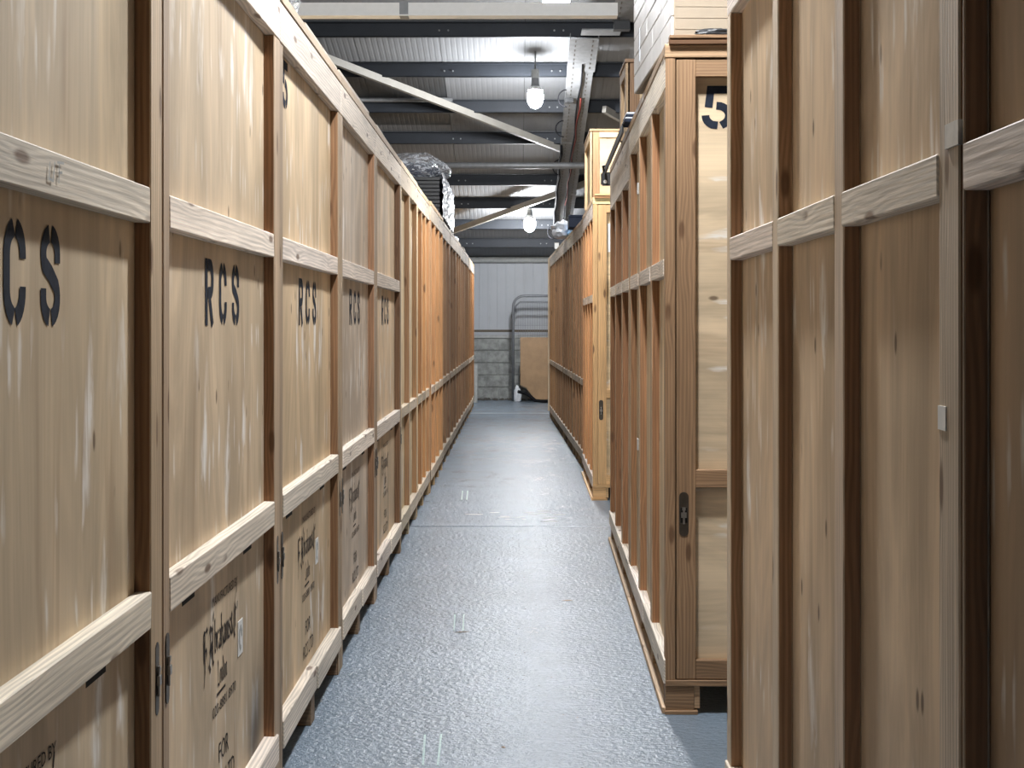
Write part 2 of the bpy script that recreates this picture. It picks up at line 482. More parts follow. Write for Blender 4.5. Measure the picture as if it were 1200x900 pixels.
def sans(bm, text, u0, v0, h, width, P):
    """plain block capitals from the built-in font, squeezed to the given width"""
    cu = D.curves.new('stamp', 'FONT'); cu.body = text; cu.size = 1.0; cu.resolution_u = 2
    ob = D.objects.new('stamp', cu); COL.objects.link(ob)
    dg = bpy.context.evaluated_depsgraph_get()
    me = ob.evaluated_get(dg).to_mesh()
    xs = [v.co.x for v in me.vertices]; ys = [v.co.y for v in me.vertices]
    x0, x1, y0, y1 = min(xs), max(xs), min(ys), max(ys)
    vv = [bm.verts.new(P(u0 + (v.co.x - x0) / (x1 - x0) * width, v0 + (v.co.y - y0) / (y1 - y0) * h)) for v in me.vertices]
    for p in me.polygons:
        try: bm.faces.new([vv[i] for i in p.vertices])
        except ValueError: pass
    ob.evaluated_get(dg).to_mesh_clear()
    D.objects.remove(ob); D.curves.remove(cu)

def maker_mark(parent, u0, P):
    bm = bmesh.new()
    sans(bm, 'MANUFACTURED BY', u0 + 0.10, 0.690, 0.022, 0.32, P)
    bm_obj('stamped_line', bm, M_INK, parent)['kind'] = 'stuff'
    bm = bmesh.new()
    u = blackletter(bm, 'F.A', u0, 0.556, 0.060, P, 0.80)
    u = blackletter(bm, 'brahams&', u + 0.002, 0.577, 0.046, P, 0.86)
    blackletter(bm, 'C', u + 0.005, 0.570, 0.050, P, 0.95)
    blackletter(bm, 'o', u + 0.050, 0.628, 0.020, P, 0.95)
    bm_obj('blackletter_name', bm, M_INK, parent)['kind'] = 'stuff'
    bm = bmesh.new()
    e = blackletter(bm, 'London', u0 + 0.16, 0.490, 0.034, P, 0.80)
    ribbon(bm, [(u0 + 0.15, 0.470), (u0 + 0.26, 0.470)], 0.007, lambda p: P(p[0], p[1]))
    bm_obj('blackletter_town', bm, M_INK, parent)['kind'] = 'stuff'
    bm = bmesh.new()
    sans(bm, '020-8881 8970', u0 + 0.10, 0.424, 0.026, 0.30, P)
    bm_obj('telephone_number', bm, M_INK, parent)['kind'] = 'stuff'
    bm = bmesh.new()
    sans(bm, 'FOR', u0 + 0.175, 0.300, 0.048, 0.125, P)
    bm_obj('stamped_word', bm, M_INK, parent)['kind'] = 'stuff'
    bm = bmesh.new()
    sans(bm, 'RCS LTD', u0 + 0.125, 0.222, 0.048, 0.25, P)
    bm_obj('owner_lines', bm, M_INK, parent)['kind'] = 'stuff'

# ------------------------------------------------------------------ crate builder
# face coordinates: u along the aisle, v height, w depth into the crate (0 = frame face); s = -1 left row, +1 right row
T = 0.032                       # how far the frame stands proud of the plywood
HT = 2.34

def latch(parent, lo, hi, axis, s, off=0.0):
    """slotted latch plate: lo/hi corners on the frame face; axis 0 = plate lies in a YZ face, 1 = in an XZ face"""
    bm = bmesh.new()
    (a0, v0), (a1, v1) = lo, hi
    r = (a1 - a0) / 2
    out = arc(a0 + r, v1 - r, r, r, 0, 180, 8) + arc(a0 + r, v0 + r, r, r, 180, 360, 8)
    def P3(p, d):
        d += off
        return Vector((d * s if axis == 0 else p[0], p[0] if axis == 0 else d, p[1]))
    f = [bm.verts.new(P3(p, -0.0016)) for p in out]
    k = [bm.verts.new(P3(p, 0.004)) for p in out]
    bm.faces.new(f)
    for i in range(len(out)):
        bm.faces.new((f[i], f[(i + 1) % len(out)], k[(i + 1) % len(out)], k[i]))
    pl = bm_obj('latch_plate', bm, M_PLATE, parent)
    c = a0 + r
    m = (v0 + v1) / 2
    bm = bmesh.new()
    def bx(p0, p1, d0, d1):
        A = P3(p0, d0); B = P3(p1, d1)
        bm_box(bm, [min(x, y) for x, y in zip(A, B)], [max(x, y) for x, y in zip(A, B)])
    bx((c - r * .72, m - .03), (c + r * .72, m + .022), -0.0018, -0.0022)
    bm_obj('latch_slot', bm, M_DARK, pl)  # slot shade painted as a black patch on the plate
    bm = bmesh.new()
    bx((c - r * .22, m - .034), (c + r * .22, m + .018), -0.002, -0.006)
    bx((c - r * .55, m - .012), (c + r * .55, m + .006), -0.002, -0.008)
    bx((c - r * .35, m + .014), (c + r * .35, m + .024), -0.002, -0.007)
    bm_obj('latch_hook', bm, M_METAL, pl)

r_bow = {}
def crate(label, s, X, z0, L, W=1.5, rz=0.0, style='stud', ply=(0.5, 0.38, 0.26), tim=(0.55, 0.44, 0.32), studs=None,
          upper=True, lower=True, door_end=False, bev=0.002, H=HT, lathe=False, topband=0.09, rail=(.80, .71, .61), group=None,
          feet=None, post_to_floor=True, scuff=None, stain=True):
    r = thing('storage_crate', label, 'crate', (X, z0, 0), rz, group)
    j = 0.0 if bev == 0 else 0.0012
    rng = random.random
    def tv(c, a=0.10):
        k = 1 + (rng() - .5) * 2 * a
        return (c[0] * k, c[1] * k * (1 + (rng() - .5) * .03), c[2] * k * (1 + (rng() - .5) * .06))
    def B(name, u0, u1, v0, v1, w0, w1, mat=TIM, g=2, tint=None, parent=r, jj=None, bv=bev):
        o = box(name, (s * w0, u0, v0), (s * w1, u1, v1), mat, parent, g, bv, j if jj is None else jj,
                tint if tint is not None else tv(tim))
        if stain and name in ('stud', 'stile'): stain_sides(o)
        return o
    # carcass
    B('carcass', 0.012 if not door_end else 0.05, L - 0.012, 0.11, H - 0.035, T + 0.014, W, PLY, 2, tv(ply, .04), jj=0, bv=0)
    ua, ub = (0.010 if not door_end else 0.03), L - 0.010
    nodes = [0.0, L] if style == 'door' else [a for a, _ in (studs or [(L * k / 3, 0) for k in range(4)])]
    seed = z0 * 7.3
    def bow(u, v):
        k = 0.0
        for a, b_ in zip(nodes, nodes[1:]):
            if a <= u <= b_: k = math.sin(math.pi * (u - a) / (b_ - a))
        amp = .0035 if style == 'door' else .0055
        return amp * k * (1 + .5 * mnoise.noise(Vector((seed, v * 1.3, 2.0)))) + .0016 * k * mnoise.noise(Vector((u * 4, v * 2.5, seed)))
    r_bow[r.name] = bow
    if bev:
        bm = bmesh.new(); nu, nv = max(8, int((ub - ua) / .06)), 30
        g = [[bm.verts.new((s * (T - bow(ua + (ub - ua) * a / nu, .12 + (H - .19) * c / nv)), ua + (ub - ua) * a / nu, .12 + (H - .19) * c / nv))
              for c in range(nv + 1)] for a in range(nu + 1)]
        for a in range(nu):
            for c in range(nv):
                q = (g[a][c], g[a + 1][c], g[a + 1][c + 1], g[a][c + 1])
                bm.faces.new(q if s < 0 else q[::-1])
        me = D.meshes.new('plywood_panel'); bm.to_mesh(me); bm.free()
        at = me.attributes.new('gc', 'FLOAT_VECTOR', 'POINT')
        for q, v in enumerate(me.vertices): at.data[q].vector = (v.co.z, v.co.y, v.co.x)
        if scuff:
            sa = me.attributes.new('scuff', 'FLOAT', 'POINT')
            for q, v in enumerate(me.vertices):
                du, dv = v.co.y - scuff[0], v.co.z - scuff[1]
                du -= dv * .25
                sa.data[q].value = math.exp(-(du / .13) ** 2 - (dv / .19) ** 2)
        for p in me.polygons: p.use_smooth = True
        o = link('plywood_panel', me, PLY, r, tv(ply, .05))
        sm = o.modifiers.new('thickness', 'SOLIDIFY'); sm.thickness = .012; sm.offset = -1
    else:
        B('plywood_panel', ua, ub, 0.12, H - 0.07, T, T + 0.012, PLY, 2, tv(ply, .05), jj=0, bv=0)
    B('lid', -0.001, L + 0.001, H - 0.032, H, -0.002, W, PLY, 1, tv(tim, .08), jj=0)
    B('top_rail', 0.002, L - 0.002, H - 0.062 - topband, H - 0.034, 0.0, T, TIM, 1, tv(rail, .06))
    vt = H - 0.064 - topband        # underside of the top rail
    if style == 'door':
        a, b_ = 0.058, 0.094
        B('stile', 0.003, a, 0.0 if post_to_floor else .105, vt, 0.001, T)
        B('stile', L - b_, L - 0.004, 0.0, vt, 0.0, T)
        B('upper_rail', a, L - b_, 1.552, 1.618, 0.001, T, TIM, 1, tv(rail, .07))
        B('lower_rail', a, L - b_, 0.785, 0.855, -0.001, T, TIM, 1, tv(rail, .07))
        mid = L * 0.5 + 0.02
        B('bottom_rail', a, mid - 0.002, 0.103, 0.186, -0.003, T, TIM, 1, tv(rail, .07))
        B('bottom_rail', mid + 0.002, L - b_ + 0.03, 0.105, 0.183, -0.009, T, TIM, 1, tv(rail, .07))
        for k, u in enumerate((mid - 0.09, L - 0.10)):
            B('foot_block', u, u + 0.085, 0.0, 0.104, 0.004, 0.10, TIM, 0, tv((tim[0] * .62, tim[1] * .55, tim[2] * .5)))
        B('bearer', 0.02, L - 0.02, 0.0, 0.11, W - 0.1, W - 0.02, TIM, 1)
        for u in (0.36, L - 0.36):
            bm = bmesh.new()
            d = T - bow(u, .77) - .0012; bm_box(bm, (min(s * d, s * (d + .004)), u - .06, .752), (max(s * d, s * (d + .004)), u + .06, .784))
            bm_obj('finger_slot', bm, M_DARK, r)  # shade of the slot painted as a thin black box on the ply
        latch(r, (0.018, 0.61), (0.046, 0.75), 0, s)
        latch(r, (L - 0.060, 0.61), (L - 0.032, 0.75), 0, s)
    else:
        if studs is None: studs = [(0.0, .07), (L / 3 - .03, .07), (2 * L / 3 - .03, .07), (L - .072, .07)]
        for u, wd in studs:
            B('stud', u + 0.002, u + wd, 0.105 if 0.01 < u < L - .15 else 0.105, vt, 0.0, T, TIM, 2)
        segs = [(a0 + aw, b0) for (a0, aw), (b0, bw) in zip(studs, studs[1:])]
        for on, v0, v1 in ((upper, 1.53, 1.59), (lower, 0.79, 0.85)):
            if on:
                for u0, u1 in segs:
                    B('rail', u0, u1 + .002, v0, v1, -0.002, T, TIM, 1, tv(rail, .07))
        mid = L * .5
        for u0, u1 in ((0.0, mid - .002), (mid + .002, L)):
            B('bottom_rail', u0 + .002, u1 - .002, 0.105, 0.186, -0.006, T, TIM, 1, tv(rail, .07))
        nf = feet or max(3, round(L / 0.5))
        for k in range(nf):
            u = (L - 0.09) * k / (nf - 1)
            B('foot_block', u, u + 0.088, 0.02 if lathe else 0.0, 0.104, 0.006, 0.12, TIM, 0, tv((tim[0] * .7, tim[1] * .65, tim[2] * .6)))
        if lathe:
            B('floor_runner', 0.0, L, 0.0, 0.022, -0.012, 0.03, TIM, 1)
        B('bearer', 0.02, L - 0.02, 0.0, 0.11, W - 0.1, W - 0.02, TIM, 1)
    r['ply'] = list(ply)
    return r

# ------------------------------------------------------------------ floor
floor = structure('floor')
ys = [-7.0, 10.12, 23.1, 27.2]
box('sub_base', (-5, -7, -0.12), (5, 27.4, -0.012), M_MORTAR, floor)
for a, b_ in zip(ys, ys[1:]):
    o = box('floor_slab', (-5, a + .006, -0.1), (5, b_ - .006, 0.0), M_FLOOR, floor, bev=0.004)

# ------------------------------------------------------------------ roof
SL = 0.2
C0 = 6.49
def roof_h(z, up=0.0): return CAMH + C0 - SL * z + up
ceiling = structure('ceiling')
def sheet(x0, x1, z0, z1, mat, name='roof_sheet'):
    bm = bmesh.new()
    n = max(2, round((x1 - x0) / 0.065)); prof = []
    st = (x1 - x0 - .004) / n
    for k in range(n):
        b0 = x0 + .002 + k * st
        prof += [(b0, 0.0), (b0 + st * .55, 0.0), (b0 + st * .70, 0.0018), (b0 + st * .88, 0.0018)]
    prof.append((x1 - .002, 0.0))
    rows = []
    for z in (z0, z1):
        rows.append([bm.verts.new((x, z, roof_h(z, .16) + d)) for x, d in prof] + [])
    tops = [[bm.verts.new((x, z, roof_h(z, .21))) for x in (x0 + .002, x1 - .002)] for z in (z0, z1)]
    for k in range(len(prof) - 1):
        bm.faces.new((rows[0][k], rows[0][k + 1], rows[1][k + 1], rows[1][k]))
    bm.faces.new((tops[0][0], tops[1][0], tops[1][1], tops[0][1]))
    bm.faces.new((rows[0][0], rows[1][0], tops[1][0], tops[0][0]))
    bm.faces.new((rows[0][-1], tops[0][1], tops[1][1], rows[1][-1]))
    return bm_obj(name, bm, mat, ceiling)
for k in range(-4, 5):
    x0 = 0.10 + 0.97 * k; x1 = x0 + 0.97
    lite = k in (-2, -3)
    sheet(x0, x1, -7.0, 17.75, M_SHEET)
    sheet(x0, x1, 17.75, 20.0, M_ROOFLIGHT if lite else M_SHEET, 'rooflight' if lite else 'roof_sheet')
    sheet(x0, x1, 20.0, 23.3, M_SHEET)
    xa = x0 + .12
    lite = k in (-3, -4)
    sheet(xa, xa + .97, 23.3, 27.4, M_ROOFLIGHT if lite else M_SHEET, 'rooflight' if lite else 'roof_sheet')

def purlin(ypx, d=0.135):
    z = C0 / ((380.0 - ypx) / F + SL)
    h = roof_h(z)
    bm = bmesh.new()
    x0, x1 = -4.2, 4.6
    bm_box(bm, (x0, z, h), (x1, z + .006, h + d + .02))
    bm_box(bm, (x0, z, h), (x1, z + .06, h + .006))
    bm_box(bm, (x0, z - .06, h + d + .012), (x1, z, h + d + .02))
    p = bm_obj('purlin', bm, M_PURLIN, ceiling)
    for xb in (-.85, .42, 1.38):
        for dx in (0, .10):
            bm = bmesh.new()
            bmesh.ops.create_cone(bm, cap_ends=True, segments=8, radius1=.010, radius2=.010, depth=.016,
                                  matrix=Matrix.Translation((xb + dx, z - .008, h + d * .5)) @ Matrix.Rotation(math.pi / 2, 4, 'X'))
            bm_obj('bolt', bm, M_GALV, p)
for yp in (43, 90, 132, 168.5, 217, 244, 268.7, 290):
    purlin(yp)
# round tie tube
z = 20.5
tube('roof_tube', [(-4.2, z, at_px(0, 194, z).z), (4.6, z, at_px(0, 194, z).z)], 0.045, M_GALV, ceiling, 12)
z = 18.9
tube('roof_tube', [(-4.2, z, at_px(0, 117, z).z), (-.80, z, at_px(0, 117, z).z)], 0.028, M_GALV, ceiling, 10)  # added tube standing in for a purlin flange that catches the light
# pale trunking beam across the aisle
z = 10.3
bm = bmesh.new(); bm_box(bm, (-3.6, z, at_px(0, 18, z).z), (.695, z + .12, at_px(0, 3, z).z))
bm_box(bm, (-3.6, z - .012, at_px(0, 18.6, z).z), (.695, z, at_px(0, 17.2, z).z))
beam = bm_obj('beam', bm, M_WHITE, ceiling)
bm = bmesh.new(); bm_box(bm, (-.80, z - .006, at_px(0, 18.9, z).z), (-.74, z + .122, at_px(0, 3, z).z + .004))
bm_obj('joint_strap', bm, M_GALV, beam)
# wind braces (flat angles under the purlins)
def brace(p, q, ext0=0.0, ext1=0.0):
    p, q = Vector(p), Vector(q); t = (q - p).normalized()
    p -= t * ext0; q += t * ext1
    bm = bmesh.new()
    bm_bar(bm, p, q, .055, .085)
    bm_obj('brace', bm, M_BRACE, ceiling)
def rp(x, y, off=-.02):
    z = C0 / ((380.0 - y) / F + SL); return ((x - 605) / F * z, z, roof_h(z, off))
brace(rp(385, 67), rp(655, 172), 1.6, .5)
brace(rp(540, 266), rp(690, 212), 2.2, .5)
brace(rp(708, 126), rp(722, 134), 0, 2.0)

# ------------------------------------------------------------------ end wall
ZW = 27.2
wall = structure('wall_back')
box('block_core', (-5, ZW + .02, 0), (5, ZW + .2, 1.17), M_MORTAR, wall)
rh = 0.2215
for row in range(5):
    off = 0.0 if row % 2 else 0.22
    x = -1.43 + off - 0.44
    while x < 1.9:
        pj = random.uniform(0, .008)
        box('concrete_block', (x + .006, ZW - pj, row * rh + .006), (x + .434, ZW + .05, (row + 1) * rh - .006), M_BLOCK, wall, bev=.006)
        x += 0.44
box('wall_cap', (-5, ZW - .02, 1.115), (5, ZW + .2, 1.165), M_GREYB, wall)
box('flashing', (-5, ZW - .035, 1.165), (5, ZW + .1, 1.225), M_CLAD, wall)
box('flashing_lip', (-5, ZW - .05, 1.222), (5, ZW + .1, 1.262), M_TRIMB, wall)
for k in range(-5, 5):
    x0 = 0.01 + k * 0.97
    bm = bmesh.new()
    prof = []
    n = 6; st = .966 / n
    for q in range(n):
        b0 = x0 + .002 + q * st
        prof += [(b0, 0), (b0 + st * .8, 0), (b0 + st * .85, -.004), (b0 + st * .95, -.004)]
    prof.append((x0 + .968, 0))
    lo = [bm.verts.new((x, ZW + d, 1.25)) for x, d in prof]; hi = [bm.verts.new((x, ZW + d, 2.75)) for x, d in prof]
    for q in range(len(prof) - 1): bm.faces.new((lo[q], lo[q + 1], hi[q + 1], hi[q]))
    o = bm_obj('cladding_panel', bm, M_CLAD, wall)
    sm = o.modifiers.new('thickness', 'SOLIDIFY'); sm.thickness = .03; sm.offset = -1
ztop = at_px(0, 308, ZW).z
tube('eaves_tube', [(-5, ZW - .09, at_px(0, 304.5, ZW - .09).z), (5, ZW - .09, at_px(0, 304.5, ZW - .09).z)], .055, M_GREYB, wall, 12)
for sx, nm in ((-1, 'wall_left'), (1, 'wall_right')):
    w = structure(nm)
    for k in range(6):
        y0 = -7 + k * 5.75
        zt = roof_h(y0 + 5.75, .15)
        bm = bmesh.new()
        vv = [bm.verts.new(p) for p in ((sx * 4.4, y0, 0), (sx * 4.4, y0 + 5.74, 0), (sx * 4.4, y0 + 5.74, roof_h(y0 + 5.74, .15)), (sx * 4.4, y0, roof_h(y0, .15)))]
        ww = [bm.verts.new(v.co + Vector((sx * .08, 0, 0))) for v in vv]
        bm.faces.new(vv); bm.faces.new(ww[::-1])
        for i in range(4): bm.faces.new((vv[i], ww[i], ww[(i + 1) % 4], vv[(i + 1) % 4]))
        bm_obj('cladding_panel', bm, M_SIDE, w)

# ------------------------------------------------------------------ lamps
def lamp(i, label):
    x, y, h = LAMPS[i]
    t = thing('hanging_lamp', label, 'lamp', (x, y, 0), 0, None)
    bm = bmesh.new()
    bmesh.ops.create_uvsphere(bm, u_segments=16, v_segments=10, radius=1.0, matrix=Matrix.Translation((0, 0, h)) @ Matrix.Diagonal((.095, .095, .125, 1)))
    bm_obj('bulb', bm, M_BULBS[i], t, True)
    bm = bmesh.new()
    bmesh.ops.create_cone(bm, cap_ends=True, segments=16, radius1=.05, radius2=.042, depth=.12, matrix=Matrix.Translation((0, 0, h + .165)))
    bm_obj('lamp_holder', bm, M_GALV, t)
    top = roof_h(y, .15)
    bm = bmesh.new()
    ra, rb = [], []
    for q in range(24):
        a = q * 2 * math.pi / 24
        ra.append(bm.verts.new((.088 * math.cos(a), .088 * math.sin(a), h + .088))); rb.append(bm.verts.new((.045 * math.cos(a), .045 * math.sin(a), h + .135)))
    for q in range(24): bm.faces.new((ra[q], ra[(q + 1) % 24], rb[(q + 1) % 24], rb[q]))
    o = bm_obj('added_shade_collar', bm, M_WHITE, t, True)  # added collar, blocks the bulb's light from the roof above
    sm = o.modifiers.new('thickness', 'SOLIDIFY'); sm.thickness = .004
    bm = bmesh.new()
    bmesh.ops.create_cone(bm, cap_ends=True, segments=12, radius1=.045, radius2=.045, depth=.10, matrix=Matrix.Translation((0, 0, h + .275)))
    bm_obj('gear_box', bm, M_GREYB, t)
    tube('hanging_rod', [(0, 0, h + .32), (0, 0, top)], .010, M_GALV, t, 6)
lamp(0, 'lit bulb lamp hanging over the nearest part of the aisle')
lamp(1, 'lit bulb lamp just below the pale beam at the top')
lamp(2, 'glaring bulb lamp between the purlins, larger of the two glowing mid-aisle')
lamp(3, 'glaring bulb lamp near the end wall, smaller and lower of the two')

# ------------------------------------------------------------------ left row
A = 0.69
TIM_L = (0.43, 0.32, 0.215)
left_bounds = [1.42, 2.94, 4.395, 5.93, 7.41, 9.02]
left_labels = [
    'nearest left crate, weathered plywood door with two large black stencilled letters C S in view',
    'second left crate from the camera, stencilled RCS with a dark scuff low on its door',
    'third left crate from the camera, stencilled RCS below a number 5 at its top corner',
    'fourth left crate from the camera, RCS door with a greyer bleached upper panel',
    'fifth left crate from the camera, last of the RCS doors before the studded sides']
for i in range(5):
    z0, z1 = left_bounds[i], left_bounds[i + 1]
    L = z1 - z0 - .008
    ply = [(0.60, 0.475, 0.34), (0.62, 0.48, 0.335), (0.64, 0.485, 0.31), (0.64, 0.53, 0.41), (0.67, 0.51, 0.325)][i]
    c = crate(left_labels[i], -1, -A, z0, L, W=2.1, style='door', ply=ply, tim=TIM_L, bev=.0025 if i < 3 else .0015, scuff=(1.20, .20) if i == 1 else None)
    # right-hand pieces of lettering
    bw = r_bow[c.name]
    P = lambda u, v, bw=bw: Vector((-(T - bw(u, v) - 0.0011), u, v))
    uc = L * .5 + (.03 if i else -.012)
    stencil_word('stencil_letter', 'RCS', uc - .225, 1.357, .156, .166, P, c)
    if i in (2, 3):
        stencil_word('stencil_number', '5', .235 if i == 2 else .115, 2.03, .148, .17, P, c)
    maker_mark(c, uc - .24, P)
    if i in (1, 2):
        bm = bmesh.new(); d = T - bw(uc + .23, .55) - .0016; bm_box(bm, (-(d + .003), uc + .19, .50), (-d, uc + .255, .59))
        o = bm_obj('paper_label', bm, M_WHITE, c)
        bm = bmesh.new(); ribbon(bm, arc(uc + .222, .545, .016, .028, 0, 300, 8), .012, lambda p, d=d: Vector((-(d - .0006), p[0], p[1])))
        bm_obj('label_print', bm, M_GREYB, o)
    if i == 0:
        bm = bmesh.new()
        for st in ([(.80, 1.600), (.795, 1.575), (.815, 1.573), (.822, 1.602)], [(.845, 1.602), (.842, 1.572)], [(.835, 1.603), (.868, 1.605)], [(.843, 1.588), (.86, 1.59)]):
            ribbon(bm, st, .004, lambda p: Vector((.0018, p[0], p[1])))
        bm_obj('pencil_scribble', bm, M_GREYB, c)

far_left = [
    ('sixth left crate from the camera, pale ply between two studs beyond the last RCS door', 9.03, 1.52, (0.70, .54, .34), (.82, .66, .46), 3),
    ('seventh left crate from the camera, orange wood with a raised corner post', 10.57, 1.50, (0.70, .46, .23), (.86, .63, .37), 4),
    ('eighth left crate from the camera, long orange crate beside the black slat stack', 12.09, 2.02, (0.68, .44, .215), (.86, .62, .36), 4),
    ('ninth left crate from the camera, first of the dark brown ones', 14.13, 1.52, (0.40, .275, .165), (.66, .52, .37), 3),
    ('tenth left crate from the camera, dark brown studded side', 15.67, 1.52, (0.38, .26, .16), (.62, .48, .34), 3),
    ('eleventh left crate from the camera, dark brown studded side past the slat stack', 17.21, 1.52, (0.46, .295, .165), (.68, .52, .35), 3),
    ('twelfth left crate from the camera, brown studded side', 18.75, 1.52, (0.42, .275, .16), (.64, .49, .34), 3),
    ('thirteenth left crate from the camera, brown studded side under far lamp', 20.29, 1.52, (0.50, .31, .165), (.70, .52, .34), 3),
    ('fourteenth left crate from the camera, last but one before the end wall', 21.83, 1.50, (0.54, .34, .17), (.76, .56, .34), 3),
    ('last left crate before the block wall, side tinted orange for lamp light', 23.35, 1.45, (0.62, .38, .17), (.56, .36, .18), 3)]  # the neighbouring lamp's glow is put into this crate's tints
for lab, z0, L, ply, tim, ns in far_left:
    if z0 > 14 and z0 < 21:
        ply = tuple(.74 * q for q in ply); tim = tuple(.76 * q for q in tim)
    st = [(0 + (L - .072) * k / (ns - 1), .07) for k in range(ns)]
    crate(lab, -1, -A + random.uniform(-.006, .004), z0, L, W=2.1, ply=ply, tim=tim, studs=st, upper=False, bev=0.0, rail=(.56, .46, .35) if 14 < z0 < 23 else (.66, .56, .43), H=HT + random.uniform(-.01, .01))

# ------------------------------------------------------------------ right row
TIM_R = (0.62, 0.50, 0.38)
st = [(0.0, .097), (.688, .07), (1.335, .07), (2.132 - .07, .07)]
ca = crate('nearest right crate whose far corner ends beside the stencilled number 5 door', 1, 0.568, 1.925, 2.132, W=1.5, ply=(0.66, 0.50, 0.335), tim=TIM_R,
      studs=st, lower=False, bev=.0025)
st = [(0.0, .07), (.60, .07), (1.25, .07), (1.885, .004)]
cb = crate('right crate beside the camera, cut off by the right edge of the frame', 1, 0.568, 0.02, 1.892, W=1.5, ply=(0.60, 0.44, 0.295), tim=TIM_R,
      studs=st, lower=False, bev=.0025)
box('paper_tag', (-.0015, .060, 1.219), (.002, .096, 1.251), M_WHITE, ca)
bm = bmesh.new()
bm_box(bm, (-.004, .0, 1.590), (0, .055, 1.622)); bm_box(bm, (-.004, -.005, 1.590), (.030, .0, 1.622))
bm_obj('corner_bracket', bm, M_BRACKET, ca)

def end_door(r, s, X0, Wd, ply, tim, has_label=False, number=None, bev=.002, grain=0):
    """door on the end of a crate that faces the camera, local y = 0; x runs s * (0 .. Wd)"""
    def B(name, a, b_, v0, v1, d0, d1, mat=TIM, g=2, tint=None):
        k = 1 + random.uniform(-.07, .07)
        t = tint or (tim[0] * k, tim[1] * k, tim[2] * k)
        return box(name, (s * a, d0, v0), (s * b_, d1, v1), mat, r, g, bev, 0, t)
    B('end_panel', .05, Wd - .05, .12, HT - .06, .030, .045, PLY, grain, ply)
    B('corner_post', .0, .034, .118, HT - .052, -.006, .05)
    B('corner_post', Wd - .034, Wd, .118, HT - .052, -.006, .05)
    B('end_top_rail', -.002, Wd, HT - .050, HT - .006, -.008, .04, TIM, 0, (min(.8, tim[0] * 1.5), min(.7, tim[1] * 1.6), tim[2] * 1.7))
    B('end_lid_batten', .012, Wd, HT - .006, HT + .014, -.022, .01, TIM, 0, (tim[0] * .5, tim[1] * .42, tim[2] * .38))
    B('lid_edge', .012, Wd, HT + .014, HT + .026, -.026, .02, TIM, 0)
    B('door_stile', .038, .105, .122, HT - .056, -.004, .03)
    B('door_stile', Wd - .105, Wd - .038, .122, HT - .056, -.004, .03)
    for nm, v0, v1 in (('door_top_rail', HT - .116, HT - .056), ('door_rail', .790, .852), ('door_bottom_rail', .122, .188)):
        B(nm, .105, Wd - .105, v0, v1, -.003, .03, TIM, 0)
    B('door_sill', .0, Wd, .098, .119, -.010, .05, TIM, 0)
    for a in (.0, Wd / 2 - .06, Wd - .10):
        B('end_foot_block', a, a + .10, .012, .098, -.004, .08, TIM, 0)
        B('foot_pad', a - .004, a + .112, 0, .014, -.014, .09, TIM, 0)
    lb = bmesh.new()
    latch(r, (.047, .62), (.080, .775), 1, s, -.004)
    if number:
        stencil_word('stencil_number', number, .135, 2.045, .152, .1, lambda u, v: Vector((s * u, .0292, v)), r, 1.0)
    if has_label:
        o = box('paper_label', (s * .115, .028, 1.92), (s * .24, .031, 2.14), M_WHITE, r)
        bm = bmesh.new()
        for q in range(3):
            bm_box(bm, (s * .14, .0272, 2.0 + q * .035), (s * .22, .0279, 2.01 + q * .035))
        bm_obj('label_print', bm, M_GREYB, o)

rz = -math.atan(.0166)
P5 = (0.70, 0.55, 0.37); T5 = (0.35, 0.215, 0.12)
st = [(0.05, .02), (.66, .07), (1.38, .07), (2.13 - .072, .07)]
c5 = crate('right crate with black stencilled number 5 and steel latch on its end door', 1, .521, 5.25, 2.13, W=1.5, rz=rz, ply=(0.68, .53, .35), tim=(0.58, .41, .26), studs=st,
           lower=False, door_end=True, bev=.002, lathe=True, feet=4)
end_door(c5, 1, 0, 1.5, P5, T5, number='5')
for u, v in ((1.44, 1.94), (1.44, .80)):
    bm = bmesh.new(); bm_box(bm, (-.006, u, v), (-.001, u + .035, v + .05)); bm_box(bm, (-.006, u - .004, v), (.018, u, v + .05))
    bm_obj('corner_bracket', bm, M_BRACKET, c5)
st = [(0.0, .07), (.66, .07), (1.36, .07), (2.10 - .072, .07)]
crate('right crate directly behind the number 5 crate, under the dark-edged strip', 1, .521 + .0166 * 2.14, 7.39, 2.08, W=1.5, rz=rz, ply=(0.58, .43, .28), tim=(0.52, .36, .22), studs=st,
      lower=False, bev=.001, lathe=True, feet=4, topband=.20)
st = [(0.05, .02), (.50, .07), (1.0, .07), (1.5, .07), (2.05 - .072, .07)]
c6 = crate('bright orange right crate past the aisle crossing, its end door carrying a white label', 1, .592, 11.62, 2.05, W=1.5, rz=-.006, ply=(0.74, .50, .25), tim=(.86, .60, .34), studs=st,
           lower=False, door_end=True, bev=0, lathe=True, feet=4)
end_door(c6, 1, 0, 1.5, (0.76, .58, .35), (0.68, .42, .20), has_label=True, bev=0)
right_far = [
    ('first dark brown right crate, directly behind the bright orange one', 13.72, 2.05, .622, (0.50, .345, .19), (.68, .50, .31)),
    ('second dark brown right crate behind the bright orange one', 15.80, 2.05, .588, (0.46, .325, .19), (.66, .49, .31)),
    ('third dark brown right crate, under the crumpled polythene', 17.88, 2.05, .553, (0.48, .335, .19), (.68, .51, .32)),
    ('last right crate before the end wall, pale corner post at its far edge', 19.96, 2.0, .518, (0.56, .375, .19), (.74, .55, .33))]
for lab, z0, L, X, ply, tim in right_far:
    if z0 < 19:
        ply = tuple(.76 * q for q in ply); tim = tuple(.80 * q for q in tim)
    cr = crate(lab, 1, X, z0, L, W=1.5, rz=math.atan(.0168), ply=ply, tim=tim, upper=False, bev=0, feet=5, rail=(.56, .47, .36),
          studs=[((L - .072) * k / 4, .07) for k in range(5)])
